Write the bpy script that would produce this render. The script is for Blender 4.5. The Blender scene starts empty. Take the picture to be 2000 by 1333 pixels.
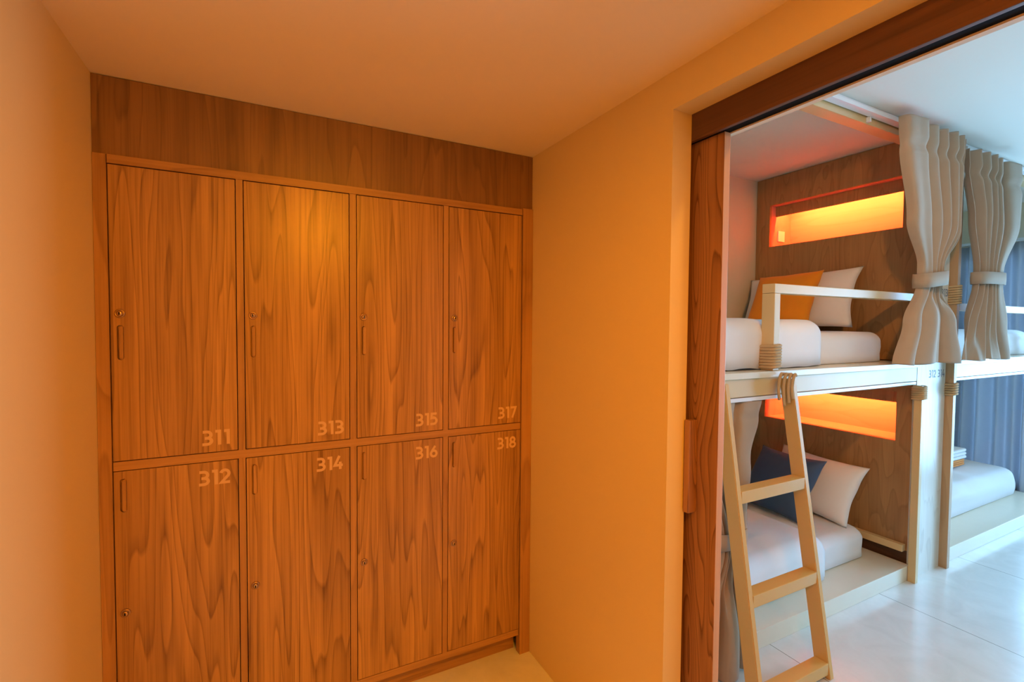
import bpy, bmesh, math, random
from mathutils import Vector, Matrix, Euler

# ------------------------------------------------------------------ camera, world, lights, exposure
S = bpy.context.scene
COL = S.collection
PI = math.pi

def basis(yaw, pitch, roll):
    cy, sy = math.cos(yaw), math.sin(yaw)
    f = Vector((-sy*math.cos(pitch), cy*math.cos(pitch), math.sin(pitch)))
    r0 = Vector((cy, sy, 0)); u0 = r0.cross(f)
    r = math.cos(roll)*r0 + math.sin(roll)*u0
    u = -math.sin(roll)*r0 + math.cos(roll)*u0
    return r, u, f

cam_d = bpy.data.cameras.new('camera'); cam = bpy.data.objects.new('camera', cam_d); COL.objects.link(cam)
r, u, f = basis(-0.4776, -0.0340, 0.0080)
cam.matrix_world = Matrix(((r.x, u.x, -f.x, 0.5048), (r.y, u.y, -f.y, -2.0979), (r.z, u.z, -f.z, 1.6695), (0, 0, 0, 1)))
cam_d.sensor_width = 36.0; cam_d.lens = 940.06/2000*36.0; cam_d.clip_start = 0.02
S.camera = cam

W = bpy.data.worlds.new('world'); S.world = W; W.use_nodes = True
bg = W.node_tree.nodes['Background']
bg.inputs['Color'].default_value = (0.33, 0.635, 1.0, 1)
bg.inputs['Strength'].default_value = 18.2

S.view_settings.view_transform = 'Standard'; S.view_settings.look = 'None'
S.view_settings.gamma = 1.0; S.view_settings.use_curve_mapping = False
S.view_settings.exposure = 0.0

WARM = (1.0, 0.345, 0.006)
LED = (1.0, 0.225, 0.046)
DOWN_W = 32.0
SPOT_W = 68.0
FLOOR_FILL_W = 55.0
LED_S = 300.0
ROOM_WARM = (1.0, 0.46, 0.10)
ROOM_W = 7.0
ROOM_SPOT = 75.0

# window portal: guides the daylight sampling through the real window opening
pd = bpy.data.lights.new('window_portal', 'AREA'); pd.shape = 'RECTANGLE'; pd.size = 3.7; pd.size_y = 2.5
pd.cycles.is_portal = True
po = bpy.data.objects.new('window_portal', pd); COL.objects.link(po)
po.location = (7.32, -1.5, 1.3); po.rotation_euler = (0, math.radians(90), 0)
pd.size = 2.5; pd.size_y = 3.9

# ------------------------------------------------------------------ helpers
def mesh_obj(name, bm, mat, parent=None, smooth=False, recalc=True):
    if recalc: bmesh.ops.recalc_face_normals(bm, faces=bm.faces)
    me = bpy.data.meshes.new(name); bm.to_mesh(me); bm.free()
    if smooth:
        for p in me.polygons: p.use_smooth = True
    if mat: me.materials.append(mat)
    o = bpy.data.objects.new(name, me); COL.objects.link(o)
    if parent: o.parent = parent
    return o

def tag(o, label=None, cat=None, group=None, kind=None):
    if label: o['label'] = label
    if cat: o['category'] = cat
    if group: o['group'] = group
    if kind: o['kind'] = kind
    return o

def empty(name, loc, label, cat, group=None):
    o = bpy.data.objects.new(name, None); COL.objects.link(o); o.location = loc
    o.empty_display_size = 0.1
    bpy.context.view_layer.update()
    return tag(o, label, cat, group)

def box(bm, x0, x1, y0, y1, z0, z1, bev=0.0):
    vs = [bm.verts.new(p) for p in ((x0,y0,z0),(x1,y0,z0),(x1,y1,z0),(x0,y1,z0),(x0,y0,z1),(x1,y0,z1),(x1,y1,z1),(x0,y1,z1))]
    fs = [bm.faces.new([vs[i] for i in q]) for q in ((0,3,2,1),(4,5,6,7),(0,1,5,4),(1,2,6,5),(2,3,7,6),(3,0,4,7))]
    if bev > 0:
        es = list({e for fa in fs for e in fa.edges})
        bmesh.ops.bevel(bm, geom=es, offset=bev, segments=2, affect='EDGES', profile=0.6)

def bx(name, mat, parent, x0, x1, y0, y1, z0, z1, bev=0.0):
    """one box-shaped board, given in world coordinates"""
    o = Vector((0, 0, 0))
    if parent:
        p = parent
        while p: o += p.location; p = p.parent
    bm = bmesh.new(); box(bm, x0-o.x, x1-o.x, y0-o.y, y1-o.y, z0-o.z, z1-o.z, bev)
    return mesh_obj(name, bm, mat, parent)

def struct(name, mat, *b, bev=0.0):
    return tag(bx(name, mat, None, *b, bev=bev), kind='structure')

def tube(bm, pts, rad, n=8, closed=False, vert=None):
    pts = [Vector(p) for p in pts]; N = len(pts); rings = []
    up = Vector((0, 0, 1))
    for i, p in enumerate(pts):
        a = pts[(i-1) % N] if (closed or i > 0) else p
        b = pts[(i+1) % N] if (closed or i < N-1) else p
        t = (b-a).normalized()
        s = t.cross(up if vert is None else vert)
        if s.length < 1e-4: s = t.cross(Vector((1, 0, 0)))
        s.normalize(); w = s.cross(t)
        rr = rad(i/(N-1)) if callable(rad) else rad
        rings.append([bm.verts.new(p + rr*(math.cos(2*PI*k/n)*s + math.sin(2*PI*k/n)*w)) for k in range(n)])
    for i in range(N if closed else N-1):
        A, B = rings[i], rings[(i+1) % N]
        for k in range(n):
            bm.faces.new((A[k], A[(k+1) % n], B[(k+1) % n], B[k]))
    if not closed:
        bm.faces.new(rings[0]); bm.faces.new(list(reversed(rings[-1])))

def lathe(bm, prof, axis_o, ax='y', n=28):
    """prof: (radius, height along axis) list"""
    rings = []
    for r_, h in prof:
        ring = []
        for k in range(n):
            a = 2*PI*k/n; c, s = r_*math.cos(a), r_*math.sin(a)
            p = (c, h, s) if ax == 'y' else (c, s, h)
            ring.append(bm.verts.new(Vector(axis_o)+Vector(p)))
        rings.append(ring)
    for A, B in zip(rings, rings[1:]):
        for k in range(n): bm.faces.new((A[k], A[(k+1) % n], B[(k+1) % n], B[k]))
    bm.faces.new(rings[0]); bm.faces.new(list(reversed(rings[-1])))

def rope_coil(bm, x0, x1, y0, y1, z0, z1, turns, rad):
    """a helix of rope round a rectangular post"""
    pts = []; n = turns*20; c = 0.008
    hx, hy = (x1-x0)/2, (y1-y0)/2; cx, cy = (x0+x1)/2, (y0+y1)/2
    for i in range(n+1):
        a = 2*PI*i/20
        ca, sa = math.cos(a), math.sin(a)
        q = 0.34
        px = math.copysign(abs(ca)**q, ca)*(hx+rad*0.9); py = math.copysign(abs(sa)**q, sa)*(hy+rad*0.9)
        pts.append((cx+px, cy+py, z0+(z1-z0)*i/n))
    tube(bm, pts, rad, 8)

# ------------------------------------------------------------------ materials
def new_mat(name):
    m = bpy.data.materials.new(name); m.use_nodes = True
    nt = m.node_tree; b = nt.nodes['Principled BSDF']
    return m, nt, b

def N(nt, typ, **kw):
    n = nt.nodes.new(typ)
    for k, v in kw.items():
        if k in n.inputs.keys() if hasattr(n.inputs, 'keys') else False: n.inputs[k].default_value = v
        else: setattr(n, k, v)
    return n

def bump(nt, b, height, strength=0.1, dist=0.002):
    bp = nt.nodes.new('ShaderNodeBump'); bp.inputs['Strength'].default_value = strength; bp.inputs['Distance'].default_value = dist
    nt.links.new(height, bp.inputs['Height']); nt.links.new(bp.outputs['Normal'], b.inputs['Normal'])

def paint(name, col, rough=0.55, var=0.04, scale=6.0, bstr=0.05, bscale=120, spec=0.5):
    m, nt, b = new_mat(name); L = nt.links
    tc = nt.nodes.new('ShaderNodeTexCoord')
    n = nt.nodes.new('ShaderNodeTexNoise'); n.inputs['Scale'].default_value = scale; n.inputs['Detail'].default_value = 4
    L.new(tc.outputs['Object'], n.inputs['Vector'])
    mx = nt.nodes.new('ShaderNodeMix'); mx.data_type = 'RGBA'
    mx.inputs['A'].default_value = (*[c*(1-var) for c in col], 1); mx.inputs['B'].default_value = (*[min(1, c*(1+var)) for c in col], 1)
    L.new(n.outputs['Fac'], mx.inputs['Factor']); L.new(mx.outputs['Result'], b.inputs['Base Color'])
    b.inputs['Roughness'].default_value = rough; b.inputs['Specular IOR Level'].default_value = spec
    n2 = nt.nodes.new('ShaderNodeTexNoise'); n2.inputs['Scale'].default_value = bscale; n2.inputs['Detail'].default_value = 3
    L.new(tc.outputs['Object'], n2.inputs['Vector']); bump(nt, b, n2.outputs['Fac'], bstr)
    return m

def wood(name, light, mid, dark, axis='z', freq=5.0, stretch=0.16, rings=9.0, line=0.55, fib=0.35, rough=0.42, bstr=0.06, seed=0.0):
    m, nt, b = new_mat(name); L = nt.links
    tc = nt.nodes.new('ShaderNodeTexCoord'); oi = nt.nodes.new('ShaderNodeObjectInfo')
    ml = nt.nodes.new('ShaderNodeMath'); ml.operation = 'MULTIPLY_ADD'; ml.inputs[1].default_value = 37.0; ml.inputs[2].default_value = seed
    L.new(oi.outputs['Random'], ml.inputs[0])
    va = nt.nodes.new('ShaderNodeVectorMath'); va.operation = 'ADD'
    L.new(tc.outputs['Object'], va.inputs[0]); L.new(ml.outputs[0], va.inputs[1])
    def mapped(a, s):
        mp = nt.nodes.new('ShaderNodeMapping')
        mp.inputs['Scale'].default_value = tuple(s if ax == axis else a for ax in 'xyz')
        L.new(va.outputs[0], mp.inputs['Vector']); return mp.outputs[0]
    n1 = nt.nodes.new('ShaderNodeTexNoise'); n1.inputs['Scale'].default_value = 1.0; n1.inputs['Detail'].default_value = 1.6
    n1.inputs['Roughness'].default_value = 0.42; n1.inputs['Distortion'].default_value = 0.25
    L.new(mapped(freq, freq*stretch), n1.inputs['Vector'])
    m1 = nt.nodes.new('ShaderNodeMath'); m1.operation = 'MULTIPLY'; m1.inputs[1].default_value = rings
    L.new(n1.outputs['Fac'], m1.inputs[0])
    fr = nt.nodes.new('ShaderNodeMath'); fr.operation = 'FRACT'; L.new(m1.outputs[0], fr.inputs[0])
    ramp = nt.nodes.new('ShaderNodeValToRGB'); e = ramp.color_ramp.elements
    e[0].position = 0.0; e[0].color = (0, 0, 0, 1); e[1].position = 0.74; e[1].color = (line*0.40,)*3+(1,)
    x = e.new(0.93); x.color = (line,)*3+(1,); x = e.new(1.0); x.color = (0, 0, 0, 1)
    L.new(fr.outputs[0], ramp.inputs['Fac'])
    n2 = nt.nodes.new('ShaderNodeTexNoise'); n2.inputs['Scale'].default_value = 1.0; n2.inputs['Detail'].default_value = 3.0; n2.inputs['Roughness'].default_value = 0.6
    L.new(mapped(130.0, 2.2), n2.inputs['Vector'])
    n3 = nt.nodes.new('ShaderNodeTexNoise'); n3.inputs['Scale'].default_value = 1.0; n3.inputs['Detail'].default_value = 2.0
    L.new(mapped(14.0, 0.5), n3.inputs['Vector'])
    mx = nt.nodes.new('ShaderNodeMix'); mx.data_type = 'RGBA'
    mx.inputs['A'].default_value = (*light, 1); mx.inputs['B'].default_value = (*mid, 1)
    mr = nt.nodes.new('ShaderNodeMapRange'); mr.inputs['From Min'].default_value = 0.32; mr.inputs['From Max'].default_value = 0.68
    L.new(n3.outputs['Fac'], mr.inputs['Value']); L.new(mr.outputs[0], mx.inputs['Factor'])
    mx2 = nt.nodes.new('ShaderNodeMix'); mx2.data_type = 'RGBA'; mx2.inputs['B'].default_value = (*dark, 1)
    L.new(mx.outputs['Result'], mx2.inputs['A'])
    # rings + fibre streaks
    mr2 = nt.nodes.new('ShaderNodeMapRange'); mr2.inputs['From Min'].default_value = 0.45; mr2.inputs['From Max'].default_value = 0.75; mr2.inputs['To Max'].default_value = fib
    L.new(n2.outputs['Fac'], mr2.inputs['Value'])
    ad = nt.nodes.new('ShaderNodeMath'); ad.operation = 'ADD'; ad.use_clamp = True
    L.new(ramp.outputs['Color'], ad.inputs[0]); L.new(mr2.outputs[0], ad.inputs[1])
    L.new(ad.outputs[0], mx2.inputs['Factor']); L.new(mx2.outputs['Result'], b.inputs['Base Color'])
    b.inputs['Roughness'].default_value = rough
    bump(nt, b, n2.outputs['Fac'], bstr, 0.001)
    return m

def fabric(name, col, scale=900.0, var=0.08, bstr=0.25, rough=0.95):
    m, nt, b = new_mat(name); L = nt.links
    tc = nt.nodes.new('ShaderNodeTexCoord')
    n = nt.nodes.new('ShaderNodeTexNoise'); n.inputs['Scale'].default_value = 14; n.inputs['Detail'].default_value = 6
    L.new(tc.outputs['Object'], n.inputs['Vector'])
    mx = nt.nodes.new('ShaderNodeMix'); mx.data_type = 'RGBA'
    mx.inputs['A'].default_value = (*[c*(1-var) for c in col], 1); mx.inputs['B'].default_value = (*[min(1, c*(1+var)) for c in col], 1)
    L.new(n.outputs['Fac'], mx.inputs['Factor']); L.new(mx.outputs['Result'], b.inputs['Base Color'])
    b.inputs['Roughness'].default_value = rough; b.inputs['Specular IOR Level'].default_value = 0.2
    b.inputs['Sheen Weight'].default_value = 0.15
    n2 = nt.nodes.new('ShaderNodeTexNoise'); n2.inputs['Scale'].default_value = scale*0.3; n2.inputs['Detail'].default_value = 2
    L.new(tc.outputs['Object'], n2.inputs['Vector']); bump(nt, b, n2.outputs['Fac'], bstr, 0.0015)
    return m

def translucent(m, col, fac):
    nt = m.node_tree; b = nt.nodes['Principled BSDF']; out = nt.nodes['Material Output']
    t = nt.nodes.new('ShaderNodeBsdfTranslucent'); t.inputs['Color'].default_value = (*col, 1)
    mx = nt.nodes.new('ShaderNodeMixShader'); mx.inputs[0].default_value = fac
    nt.links.new(b.outputs[0], mx.inputs[1]); nt.links.new(t.outputs[0], mx.inputs[2]); nt.links.new(mx.outputs[0], out.inputs[0])
    return m

def metal(name, col, rough=0.3):
    m, nt, b = new_mat(name)
    tc = nt.nodes.new('ShaderNodeTexCoord'); n = nt.nodes.new('ShaderNodeTexNoise'); n.inputs['Scale'].default_value = 60
    nt.links.new(tc.outputs['Object'], n.inputs['Vector'])
    mr = nt.nodes.new('ShaderNodeMapRange'); mr.inputs['To Min'].default_value = rough*0.8; mr.inputs['To Max'].default_value = rough*1.2
    nt.links.new(n.outputs['Fac'], mr.inputs['Value']); nt.links.new(mr.outputs[0], b.inputs['Roughness'])
    b.inputs['Base Color'].default_value = (*col, 1); b.inputs['Metallic'].default_value = 1.0
    return m

def emit(name, col, strength):
    m, nt, b = new_mat(name)
    b.inputs['Base Color'].default_value = (*col, 1)
    b.inputs['Emission Color'].default_value = (*col, 1); b.inputs['Emission Strength'].default_value = strength
    return m

def tile_floor(name):
    m, nt, b = new_mat(name); L = nt.links
    tc = nt.nodes.new('ShaderNodeTexCoord')
    mp = nt.nodes.new('ShaderNodeMapping'); mp.inputs['Location'].default_value = (-2.857+1.068*4, 1.45+1.068*8, 0)
    L.new(tc.outputs['Object'], mp.inputs['Vector'])
    br = nt.nodes.new('ShaderNodeTexBrick'); br.offset = 0.0; br.squash = 1.0
    br.inputs['Scale'].default_value = 1.0; br.inputs['Brick Width'].default_value = 1.068; br.inputs['Row Height'].default_value = 1.068
    br.inputs['Mortar Size'].default_value = 0.0022; br.inputs['Mortar Smooth'].default_value = 0.1
    br.inputs['Color1'].default_value = (1, 1, 1, 1); br.inputs['Color2'].default_value = (0.95, 0.95, 0.95, 1); br.inputs['Mortar'].default_value = (0.28, 0.27, 0.25, 1)
    L.new(mp.outputs[0], br.inputs['Vector'])
    n = nt.nodes.new('ShaderNodeTexNoise'); n.inputs['Scale'].default_value = 5.0; n.inputs['Detail'].default_value = 9; n.inputs['Roughness'].default_value = 0.62; n.inputs['Distortion'].default_value = 0.8
    L.new(tc.outputs['Object'], n.inputs['Vector'])
    rp = nt.nodes.new('ShaderNodeValToRGB'); e = rp.color_ramp.elements
    e[0].position = 0.3; e[0].color = (0.68, 0.675, 0.64, 1); e[1].position = 0.72; e[1].color = (0.78, 0.775, 0.74, 1)
    L.new(n.outputs['Fac'], rp.inputs['Fac'])
    mu = nt.nodes.new('ShaderNodeMix'); mu.data_type = 'RGBA'; mu.blend_type = 'MULTIPLY'; mu.inputs['Factor'].default_value = 1
    L.new(rp.outputs['Color'], mu.inputs['A']); L.new(br.outputs['Color'], mu.inputs['B']); L.new(mu.outputs['Result'], b.inputs['Base Color'])
    mr = nt.nodes.new('ShaderNodeMapRange'); mr.inputs['To Min'].default_value = 0.15; mr.inputs['To Max'].default_value = 0.24
    L.new(n.outputs['Fac'], mr.inputs['Value']); L.new(mr.outputs[0], b.inputs['Roughness'])
    return m

def glass_mat(name):
    m = bpy.data.materials.new(name); m.use_nodes = True; nt = m.node_tree; nt.nodes.clear()
    out = nt.nodes.new('ShaderNodeOutputMaterial'); mix = nt.nodes.new('ShaderNodeMixShader')
    t = nt.nodes.new('ShaderNodeBsdfTransparent'); g = nt.nodes.new('ShaderNodeBsdfGlossy'); g.inputs['Roughness'].default_value = 0.02
    t.inputs['Color'].default_value = (0.96, 0.98, 0.98, 1)
    fn = nt.nodes.new('ShaderNodeFresnel'); fn.inputs['IOR'].default_value = 1.45
    nt.links.new(fn.outputs[0], mix.inputs[0]); nt.links.new(t.outputs[0], mix.inputs[1]); nt.links.new(g.outputs[0], mix.inputs[2])
    nt.links.new(mix.outputs[0], out.inputs[0]); return m

M = {}
M['wall'] = paint('cream wall paint', (0.76, 0.59, 0.25), 0.6, 0.02, 2.0, 0.06, 90)
M['ceil'] = paint('white ceiling paint', (0.88, 0.75, 0.46), 0.7, 0.015, 2.0, 0.03, 90)
M['roomceil'] = paint('room ceiling paint', (0.82, 0.765, 0.66), 0.75, 0.015, 2.0, 0.03, 90)
M['roomwall'] = paint('room wall paint', (0.76, 0.67, 0.49), 0.7, 0.02, 2.0, 0.05, 90)
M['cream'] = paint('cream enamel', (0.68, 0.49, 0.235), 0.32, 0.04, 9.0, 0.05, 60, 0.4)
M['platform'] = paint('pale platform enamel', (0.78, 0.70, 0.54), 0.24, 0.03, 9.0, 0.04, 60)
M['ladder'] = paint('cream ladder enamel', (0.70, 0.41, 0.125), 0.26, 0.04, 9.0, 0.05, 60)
M['veneer'] = wood('teak veneer', (0.58, 0.325, 0.10), (0.40, 0.215, 0.062), (0.15, 0.068, 0.02), 'z', 7.0, 0.075, 15.0, 0.55, 0.55, 0.34)
M['veneer_frame'] = wood('teak frame', (0.50, 0.275, 0.09), (0.40, 0.21, 0.065), (0.18, 0.08, 0.025), 'z', 9, 0.10, 5.0, 0.4, 0.3, 0.40)
M['veneer_rail'] = wood('teak rail', (0.50, 0.275, 0.09), (0.40, 0.21, 0.065), (0.18, 0.08, 0.025), 'x', 9, 0.10, 5.0, 0.4, 0.3, 0.40)
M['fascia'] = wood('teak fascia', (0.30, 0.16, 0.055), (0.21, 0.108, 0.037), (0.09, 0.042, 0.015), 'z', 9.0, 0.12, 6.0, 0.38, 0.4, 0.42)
M['header'] = wood('dark header wood', (0.15, 0.065, 0.030), (0.105, 0.044, 0.020), (0.05, 0.02, 0.008), 'y', 8, 0.08, 5.0, 0.4, 0.3, 0.5)
M['ash'] = wood('sliding door ash', (0.38, 0.19, 0.085), (0.32, 0.155, 0.068), (0.11, 0.042, 0.017), 'z', 9.0, 0.10, 22.0, 0.80, 0.25, 0.42)
M['ash_edge'] = wood('sliding door edge', (0.62, 0.36, 0.17), (0.56, 0.31, 0.14), (0.4, 0.20, 0.08), 'z', 14, 0.05, 4.0, 0.3, 0.2, 0.45)
M['oak'] = wood('oak headboard', (0.43, 0.235, 0.085), (0.36, 0.19, 0.068), (0.20, 0.098, 0.035), 'z', 7.0, 0.22, 8.0, 0.45, 0.3, 0.5)
M['niche'] = wood('pale niche veneer', (0.74, 0.33, 0.24), (0.70, 0.30, 0.21), (0.58, 0.23, 0.14), 'y', 6.0, 0.12, 6.0, 0.3, 0.15, 0.5)
M['limed'] = wood('whitewashed oak', (0.74, 0.70, 0.62), (0.68, 0.63, 0.54), (0.50, 0.44, 0.36), 'z', 7.0, 0.14, 7.0, 0.45, 0.2, 0.3)
M['post'] = wood('wood post', (0.52, 0.33, 0.17), (0.46, 0.28, 0.14), (0.3, 0.17, 0.08), 'z', 9.0, 0.08, 5.0, 0.4, 0.2, 0.4)
M['sheet'] = fabric('white bed linen', (0.82, 0.81, 0.83), 500, 0.02, 0.08)
M['pillow'] = fabric('white pillow cotton', (0.80, 0.78, 0.77), 500, 0.02, 0.08)
M['orange'] = fabric('mustard orange cotton', (0.78, 0.27, 0.015), 700, 0.06, 0.15)
M['blue'] = fabric('navy blue cotton', (0.055, 0.10, 0.19), 700, 0.08, 0.15)
M['taupe'] = fabric('taupe curtain cloth', (0.41, 0.31, 0.225), 700, 0.05, 0.2)
M['bluecurtain'] = translucent(fabric('slate blue curtain cloth', (0.52, 0.56, 0.62), 700, 0.05, 0.2), (0.56, 0.58, 0.62), 0.30)
M['towel'] = fabric('white towel terry', (0.85, 0.85, 0.86), 260, 0.03, 0.6)
M['towel_o'] = fabric('orange towel terry', (0.80, 0.30, 0.06), 260, 0.05, 0.6)
M['rope'] = fabric('jute rope', (0.54, 0.36, 0.18), 500, 0.15, 0.6)
M['brass'] = metal('nickel lock', (0.50, 0.36, 0.24), 0.3)
M['dark'] = paint('black keyway', (0.010, 0.009, 0.008), 0.8, spec=0.05)
M['alu'] = paint('white curtain track', (0.80, 0.82, 0.86), 0.25)
M['num'] = paint('number paint', (0.66, 0.43, 0.20), 0.6, 0.02)
M['sign'] = paint('grey sign paint', (0.20, 0.20, 0.24), 0.55, 0.02)
M['plate'] = paint('socket plastic', (0.85, 0.82, 0.74), 0.35, 0.01)
M['floor'] = tile_floor('polished stone tile')
M['led'] = emit('warm led', LED, LED_S)
M['lens'] = emit('downlight lens', WARM, 30.0)
M['glass'] = glass_mat('window glass')
M['frame_alu'] = paint('white window frame', (0.8, 0.8, 0.8), 0.4)

# ------------------------------------------------------------------ the setting
CW, CH, RC = 1.70, 2.50, 2.92          # corridor width, corridor ceiling, room ceiling
JY = -0.921                            # door jamb
X1, X2 = 1.784, 1.862                  # back of the outer skin, room side of the wall
struct('floor', M['floor'], -0.1, 7.45, -6.1, 0.86, -0.1, 0.0)
struct('wall_left', M['wall'], -0.1, 0.0, -6.0, 0.6, 0.0, CH)
struct('wall_front', M['wall'], -0.1, 1.862, -6.1, -6.0, 0.0, CH)
struct('ceiling', M['ceil'], -0.1, CW, -6.1, 0.6, CH, CH+0.1)
struct('ceiling_room', M['roomceil'], CW, 7.45, -6.1, 0.86, RC, RC+0.1)
struct('wall_back', M['wall'], -0.1, CW, 0.6, 0.7, 0.0, CH+0.1)
# right wall: outer skin with the opening, one mesh
bm = bmesh.new()
box(bm, CW, X1, JY, 0.66, 0, RC)
box(bm, CW, X1, -1.98, JY, 2.376, RC)
box(bm, CW, X1, -6.1, -1.98, 0, RC)
tag(mesh_obj('wall_right', bm, M['wall']), kind='structure')
bm = bmesh.new()
box(bm, 1.842, X2, JY, 0.66, 0, RC)
box(bm, 1.842, X2, -1.98, JY, 2.287, RC)
box(bm, X1, X2, -6.1, -1.98, 0, RC)
tag(mesh_obj('wall_room', bm, M['roomwall']), kind='structure')
struct('wall_room_back', M['roomwall'], CW, 7.45, 0.66, 0.76, 0, RC)
struct('wall_room_front', M['roomwall'], X2, 7.45, -4.3, -4.2, 0, RC)
# window wall
WX0, WX1 = 7.20, 7.30
bm = bmesh.new()
box(bm, WX0, WX1, 0.30, 0.66, 0, RC); box(bm, WX0, WX1, -4.2, -3.30, 0, RC)
box(bm, WX0, WX1, -3.30, 0.30, 2.46, RC); box(bm, WX0, WX1, -3.30, 0.30, 0, 0.08)
tag(mesh_obj('wall_window', bm, M['roomwall']), kind='structure')
bm = bmesh.new()
for y in (-3.27, -2.38, -1.50, -0.62, 0.27): box(bm, WX0+0.02, WX0+0.08, y-0.03, y+0.03, 0.08, 2.46)
for z in (0.11, 2.43): box(bm, WX0+0.02, WX0+0.08, -3.30, 0.30, z-0.03, z+0.03)
win = tag(mesh_obj('window_1', bm, M['frame_alu']), 'white framed window at the far end of the bunk room', 'window', kind='structure')
bx('window_pane', M['glass'], win, WX0+0.045, WX0+0.053, -3.27, 0.27, 0.11, 2.43)
# door header board, dark track and the sliding door
tag(bx('trim_1', M['header'], None, X1, 1.800, -1.99, JY+0.012, 2.287, 2.378, bev=0.002), 'dark stained wooden header board over the doorway', 'trim', kind='structure')
tag(bx('trim_2', M['dark'], None, 1.8002, 1.8418, -1.99, 0.60, 2.292, 2.40), 'black sliding door track behind the header board', 'track', kind='structure')
bm = bmesh.new(); box(bm, 1.812, 1.840, -1.030, 0.02, 0.008, 2.289, bev=0.0015)
door = mesh_obj('door_1', bm, M['ash'])
tag(door, 'grained wooden sliding door slid open into the wall pocket', 'sliding door', kind='structure')
door.data.materials.append(M['ash_edge'])
for p in door.data.polygons:
    if p.normal.y < -0.7: p.material_index = 1
bx('door_handle', M['ash'], door, 1.774, 1.812, -0.948, -0.924, 1.035, 1.352, bev=0.004)

# ------------------------------------------------------------------ lockers
AX = [(0.0406, 0.4153), (0.4442, 0.8245), (0.8566, 1.2345), (1.2641, 1.6404)]
ZU0, ZU1, ZL0, ZL1, ZF = 1.184, 2.204, 0.1315, 1.1465, 2.236
sur = empty('locker_surround', (CW/2, 0.0, 0.0), 'wooden built-in face frame and fascia surrounding the eight lockers', 'cabinet frame')
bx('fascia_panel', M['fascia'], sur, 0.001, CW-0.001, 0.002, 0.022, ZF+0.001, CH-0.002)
bx('top_rail', M['veneer_rail'], sur, 0.0402, 1.6408, -0.004, 0.020, ZU1+0.003, ZF)
bx('middle_rail', M['veneer_rail'], sur, 0.0406, 1.6404, 0.0, 0.020, ZL1+0.003, ZU0-0.003)
bx('bottom_rail', M['veneer_rail'], sur, 0.0406, 1.6404, 0.0, 0.020, 0.098, ZL0-0.003)
bx('plinth', M['veneer_rail'], sur, 0.002, 1.6404, 0.055, 0.075, 0.0, 0.098)
bx('stile', M['veneer_frame'], sur, 0.001, 0.0376, -0.003, 0.020, 0.0, ZF)
bx('stile', M['veneer_frame'], sur, 1.6434, CW-0.001, -0.008, 0.030, 0.0, ZF+0.004)
for (a, b_), (c, d) in zip(AX, AX[1:]):
    bx('stile', M['veneer_frame'], sur, b_+0.003, c-0.003, 0.0005, 0.020, ZU0-0.003, ZU1+0.003)
    bx('stile', M['veneer_frame'], sur, b_+0.003, c-0.003, 0.0005, 0.020, ZL0-0.003, ZL1+0.003)

def arc(cx, cy, rx, ry, a0, a1, n=14):
    return [(cx+rx*math.cos(math.radians(a0+(a1-a0)*i/n)), cy+ry*math.sin(math.radians(a0+(a1-a0)*i/n))) for i in range(n+1)]
# digit centre lines in a 0.62 x 1 cell, geometric bold sans
DIG = {
 '1': [[(0.06, 0.915), (0.30, 0.915), (0.30, 0.0)]],
 '2': [arc(0.30, 0.67, 0.235, 0.245, 165, -35) + [(0.10, 0.085), (0.60, 0.085)]],
 '3': [[(0.03, 0.915)] + arc(0.27, 0.705, 0.22, 0.21, 90, -90), arc(0.27, 0.29, 0.255, 0.205, 90, -90)+[(0.0, 0.085)], [(0.14, 0.495), (0.30, 0.495)]],
 '4': [[(0.40, 1.0), (0.07, 0.30), (0.64, 0.30)], [(0.46, 0.55), (0.46, 0.0)]],
 '5': [[(0.54, 0.915), (0.13, 0.915), (0.10, 0.56), (0.27, 0.585)] + arc(0.27, 0.335, 0.255, 0.25, 90, -90) + [(0.0, 0.085)]],
 '6': [arc(0.32, 0.32, 0.235, 0.235, 0, 360, 26), [(0.44, 0.94), (0.16, 0.52), (0.09, 0.36)]],
 '7': [[(0.02, 0.915), (0.53, 0.915), (0.20, 0.0)]],
 '8': [arc(0.31, 0.715, 0.20, 0.20, 0, 360, 24), arc(0.31, 0.29, 0.245, 0.21, 0, 360, 24)],
}
DW = {'1': 0.50, '2': 0.72, '3': 0.68, '4': 0.78, '5': 0.70, '6': 0.72, '7': 0.66, '8': 0.72}
def ribbon(bm, pts, w, tr):
    P = [Vector(p) for p in pts]; n = len(P)
    closed = (P[0]-P[-1]).length < 1e-4
    if closed: P = P[:-1]; n -= 1
    L_, R_ = [], []
    for i in range(n):
        a = P[(i-1) % n] if (closed or i > 0) else None
        b = P[(i+1) % n] if (closed or i < n-1) else None
        d1 = (P[i]-a).normalized() if a is not None else None
        d2 = (b-P[i]).normalized() if b is not None else None
        if d1 is None: d1 = d2
        if d2 is None: d2 = d1
        n1 = Vector((-d1.y, d1.x)); n2 = Vector((-d2.y, d2.x)); m_ = (n1+n2)
        m_ = m_.normalized() if m_.length > 1e-6 else n1
        k = min(1/max(m_.dot(n1), 0.3), 2.2)
        L_.append(bm.verts.new(tr(P[i]+m_*w/2*k))); R_.append(bm.verts.new(tr(P[i]-m_*w/2*k)))
    for i in range(n if closed else n-1):
        j = (i+1) % n
        bm.faces.new((L_[i], R_[i], R_[j], L_[j]))
def text_mesh(s, h, tr, w=0.17):
    """flat painted figures; tr maps (x, y) in metres to a point; returns bm"""
    bm = bmesh.new(); x = 0.0
    for ch in s:
        if ch == ' ': x += 0.42; continue
        for q_, st in enumerate(DIG[ch]): ribbon(bm, st, w, lambda p, x=x, q_=q_: tr((x+p.x)*h, p.y*h)+Vector((0, -0.00025*q_, 0)))
        x += DW[ch]
    return bm
def text_w(s, h): return (sum(0.42 if c == ' ' else DW[c] for c in s)-0.08)*h

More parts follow.
